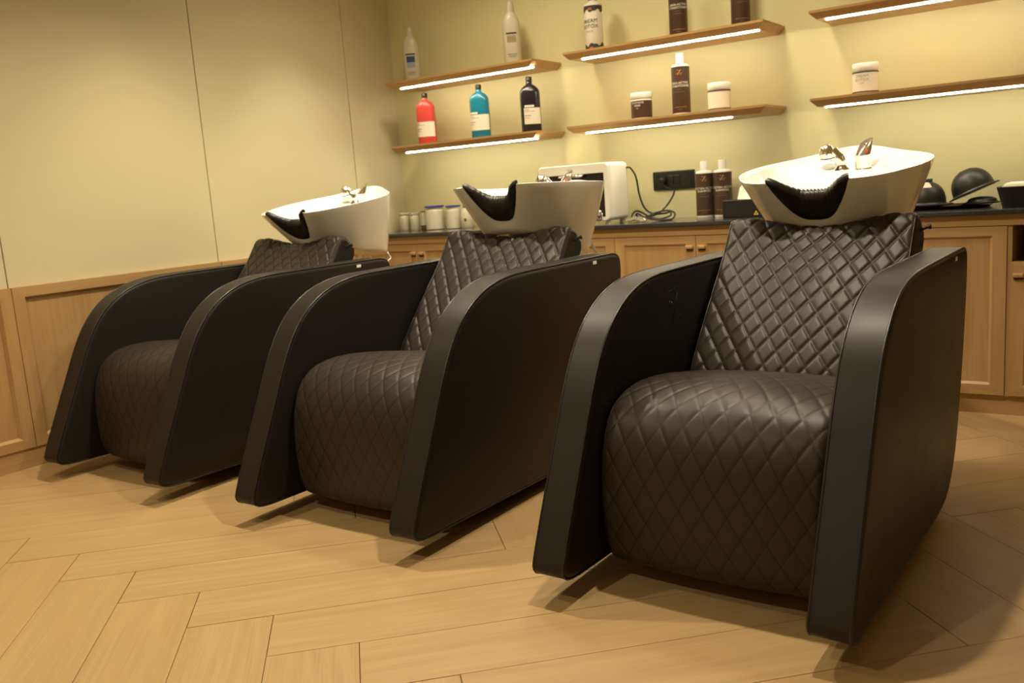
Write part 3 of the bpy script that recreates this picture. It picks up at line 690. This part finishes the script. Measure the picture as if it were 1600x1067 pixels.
# ---- ceramic basin
KR = [.276, .324, .298, .289, .282, .274, .304]
def rr_rim(th):
    th = (th+PI/2) % (2*PI)-PI/2
    fo = th if th <= PI/2 else PI-th
    k = [KR[1]]+KR+[KR[-2]]; s = (fo+PI/2)/(PI/6); i = min(5, max(0, int(s))); s -= i
    p0, p1, p2, p3 = k[i], k[i+1], k[i+2], k[i+3]
    return .5*(2*p1+(p2-p0)*s+(2*p0-5*p1+4*p2-p3)*s*s+(3*p1-p0-3*p2+p3)*s**3)
def sstep(a, b, x): t = min(1, max(0, (x-a)/(b-a))); return t*t*(3-2*t)
def rim_pt(th):
    r = rr_rim(th); x, y = r*math.cos(th), r*math.sin(th)
    ind = (1-sstep(.025, .105, abs(x))) if y < -.1 else 0
    y += .050*ind
    z = .020*math.exp(-(x/.13)**2)*sstep(.08, .24, y)
    z -= .046*ind**.8
    return Vector((x, y, z))
def low_pt(th):
    c, s = math.cos(th), math.sin(th); e = .86
    return Vector((.188*math.copysign(abs(c)**e, c), .012+.210*math.copysign(abs(s)**e, s), -.225-.072*s))
def outer_pt(th, t):
    a = rim_pt(th); b = low_pt(th); p = a.lerp(b, t); n = Vector((math.cos(th), math.sin(th), 0)); return p+n*(.004*math.sin(PI*min(1, t)))
def inner_pt(th, rho):
    a = rim_pt(th); r0 = .020
    x = (a.x-r0*math.cos(th))*rho; y = (a.y-r0*math.sin(th))*rho + .01*(1-rho)
    deck = sstep(.06, .13, y); Dp = .125*(1-deck)+.036*deck
    edge = 1-rho**(7 if y > .05 else 4.5)
    return Vector((x, y, a.z*rho**4 - Dp*edge - .004))
def basin(parent, yc, zc, tilt, dx=0):
    n = 112; TH = [2*PI*j/n for j in range(n)]
    rings = []
    rings.append([tuple(low_pt(a)*.80+Vector((0, .0, -.054))) for a in TH])
    rings.append([tuple(low_pt(a)*.96+Vector((0, 0, -.018))) for a in TH])
    for t in (1, .93, .8, .65, .5, .35, .2, .1, .04): rings.append([tuple(outer_pt(a, t)) for a in TH])
    for k in (.0, .35, .7, 1.0):     # rounded lip
        rings.append([tuple(rim_pt(a)+Vector((-math.cos(a), -math.sin(a), 0))*(.020*k*.9)+Vector((0, 0, .006*math.sin(PI*(.25+.75*k))))) for a in TH])
    for rho in (1.0, .985, .965, .94, .90, .85, .78, .7, .6, .5, .4, .3, .2, .1): rings.append([tuple(inner_pt(a, rho)) for a in TH])
    b = link('basin', smooth_me(loft('basin', rings), 60), 'basin', parent, (dx, yc, zc), (tilt, 0, 0))
    # neck rest draped over the front notch
    ths = [-PI/2+D(20.5)*k/26 for k in range(-26, 27)]
    rows = []
    for q in range(13):
        row = []
        for i, th in enumerate(ths):
            w1 = abs(th+PI/2)/D(20.5); hang = .74*math.sqrt(max(0, 1-w1**2.4))+.015
            rid = .0030*math.sin(i*2.2)*(1-w1**2)
            nrm = Vector((math.cos(th), math.sin(th), 0)); a = rim_pt(th)
            if q < 3:    # inside of the rim
                p = a - nrm*(.024-.002*q) + Vector((0, 0, -.026+.013*q))
            elif q < 6:
                k = (q-3)/2; p = a + nrm*(-.018+.026*k) + Vector((0, 0, .008+.006*math.sin(PI*k)+rid))
            else:
                k = (q-6)/6; p = outer_pt(th, hang*(.06+.94*k)) + nrm*(.013*math.sqrt(max(0, 1-k**2))*(1-.55*w1)+.0018) + nrm*(rid*max(0, 1-k/.6))
            if w1 > .8: p = p+Vector((math.copysign(.010, th+PI/2), .004, .006))*((w1-.8)/.2)
            row.append(tuple(p))
        rows.append(row)
    m_ = len(ths)
    link('neck_rest', smooth_me(fixn(mesh('neck_rest', [p for r in rows for p in r], [(i*m_+j, i*m_+j+1, (i+1)*m_+j+1, (i+1)*m_+j) for i in range(len(rows)-1) for j in range(m_-1)]))), 'neck', b)
    # mixer tap
    fx, fy, fz = .045, .170, -.040
    tap = join_me('faucet', [lathe('a', [(.031, 0), (.031, .005), (.026, .008), (.0255, .046), (.0258, .048), (.0258, .050)], 28)])
    link('faucet', smooth_me(xf(tap, Matrix.Translation((fx, fy, fz))), 40), 'chrome', b)
    rs = []
    for k in range(7):     # slanting lever cap
        h = .051+.022*k/6; rs.append([(.0255*math.cos(a)*(1-.03*k)+.0012*k, .0255*math.sin(a)*(1-.10*k)+.0030*k, h+(math.sin(a)*.5+.5)*.010*k/6*1.5+(math.cos(a)*.5+.5)*.016*k/6) for a in [2*PI*j/24 for j in range(24)]])
    link('faucet_lever', smooth_me(xf(loft('lever', rs), Matrix.Translation((fx, fy, fz))), 50), 'chrome', b)
    link('lever_tip', smooth_me(xf(tube('lever_tip', [(.008, .010, .076), (.015, .018, .084), (.022, .024, .088)], [.009, .007, .004], 10), Matrix.Translation((fx, fy, fz))), 50), 'chrome', b)
    link('temperature_dot', xf(lathe('dot', [(.006, 0), (.0055, .0012)], 14), Matrix.Translation((fx+.016, fy-.0185, fz+.062)) @ Matrix.Rotation(PI/2, 4, 'X') @ Matrix.Rotation(D(-40), 4, 'Y')), 'redprint', b)
    # hand shower resting in its holder
    hx, hy = -.030, .188
    link('shower_base', smooth_me(xf(lathe('b', [(.028, 0), (.028, .004), (.020, .010), (.013, .020), (.012, .026)], 24), Matrix.Translation((hx, hy, fz))), 40), 'chrome', b)
    link('shower_handle', smooth_me(tube('h', spline([(hx, hy, fz+.018), (hx-.002, hy-.002, fz+.030), (hx-.012, hy-.004, fz+.052), (hx-.028, hy-.006, fz+.070)], 5), [.013]*4+[.0185]*6+[.016]*6, 14)), 'chrome', b)
    hd = lathe('head', [(.026, -.012), (.026, -.004), (.025, .005), (.0225, .014), (.017, .023), (.007, .029)], 24)
    link('shower_head', smooth_me(xf(hd, Matrix.Translation((hx-.044, hy-.008, fz+.062)) @ Matrix.Rotation(D(8), 4, 'X')), 40), 'chrome', b)
    link('shower_face', smooth_me(xf(lathe('f', [(.0235, -.0165), (.0248, -.0125)], 24), Matrix.Translation((hx-.044, hy-.008, fz+.062)) @ Matrix.Rotation(D(8), 4, 'X')), 40), 'black', b)
    return b

def make_chair():
    c = empty('shampoo_chair', (0, 0, 0))
    arm(c, -(CW-AT)/2, False); arm(c, (CW-AT)/2, True)
    seat(c); backrest(c)
    # plinth and rear column that carry arms, seat and basin
    link('plinth', box_me('plinth', -.20, .20, .42, 1.10, 0, .055, .004, 1), 'black', c)
    link('column', box_me('column', -.13, .13, 1.16, 1.32 if False else 1.30, 0, .735, .006, 1), 'black', c)
    for s in (-1, 1): link('cross_bar', box_me('cross_bar', s*.14 if s > 0 else -.30, .30 if s > 0 else -.14, 1.175, 1.225, .10, .60, .004, 1), 'black', c)
    link('strut', smooth_me(tube('strut', [(.085, 1.52, .815), (.100, 1.58, .71), (.13, 1.36, .60), (.12, 1.28, .55)], .006, 8)), 'steel', c)
    lv = tube('recline_lever', spline([(.268, 1.100, .795), (.284, 1.106, .806), (.296, 1.112, .811), (.306, 1.116, .813)], 4), [.005]*10+[.008]*3, 10)
    link('recline_lever', smooth_me(lv), 'black', c)
    return c
def copy_tree(o, parent=None):
    k = o.copy(); COL.objects.link(k); k.parent = parent
    for ch in list(o.children): copy_tree(ch, k)
    return k
chairs = []
proto = make_chair()
spots = [(2.972, -2.590, -.6, 'black quilted leather shampoo chair nearest the camera, at the right', 1.279, 1.000, 7.9, -.008),
         (1.806, -2.555, 0, 'black quilted leather shampoo chair in the middle of the three', 1.271, 1.006, -1.8, .004),
         (.645, -2.560, 0, 'black quilted leather shampoo chair by the side wall, at the left', 1.294, 1.000, 7.9, .018)]
for i, (x, y, rz, lab_, yc, zc, tl, dx) in enumerate(spots):
    c = proto if i == 0 else copy_tree(proto)
    c.location = (x, y, 0); c.rotation_euler = (0, 0, D(rz)); tag(c, lab_, 'chair', 'row of shampoo chairs'); chairs.append(c)
bas = basin(chairs[0], spots[0][4], spots[0][5], D(spots[0][6]), spots[0][7])
for i in (1, 2):
    b = copy_tree(bas, chairs[i]); b.location = (spots[i][7], spots[i][4], spots[i][5]); b.rotation_euler = (D(spots[i][6]), 0, 0)
# embossed letter on the inner face of the near chair's left arm
la = chairs[0].children[0]
zs = []
for (u0, z0_), (u1, z1_) in (((.615, .682), (.690, .694)), ((.690, .694), (.640, .600)), ((.640, .600), (.705, .612)), ((.622, .640), (.630, .660)), ((.634, .638), (.642, .656))):
    zs.append(tube('z', [(AT/2+.0045, u0, z0_), (AT/2+.0045, u1, z1_)], .0011, 6))
link('embossed_logo', smooth_me(join_me('embossed_logo', zs)), 'leather', la)
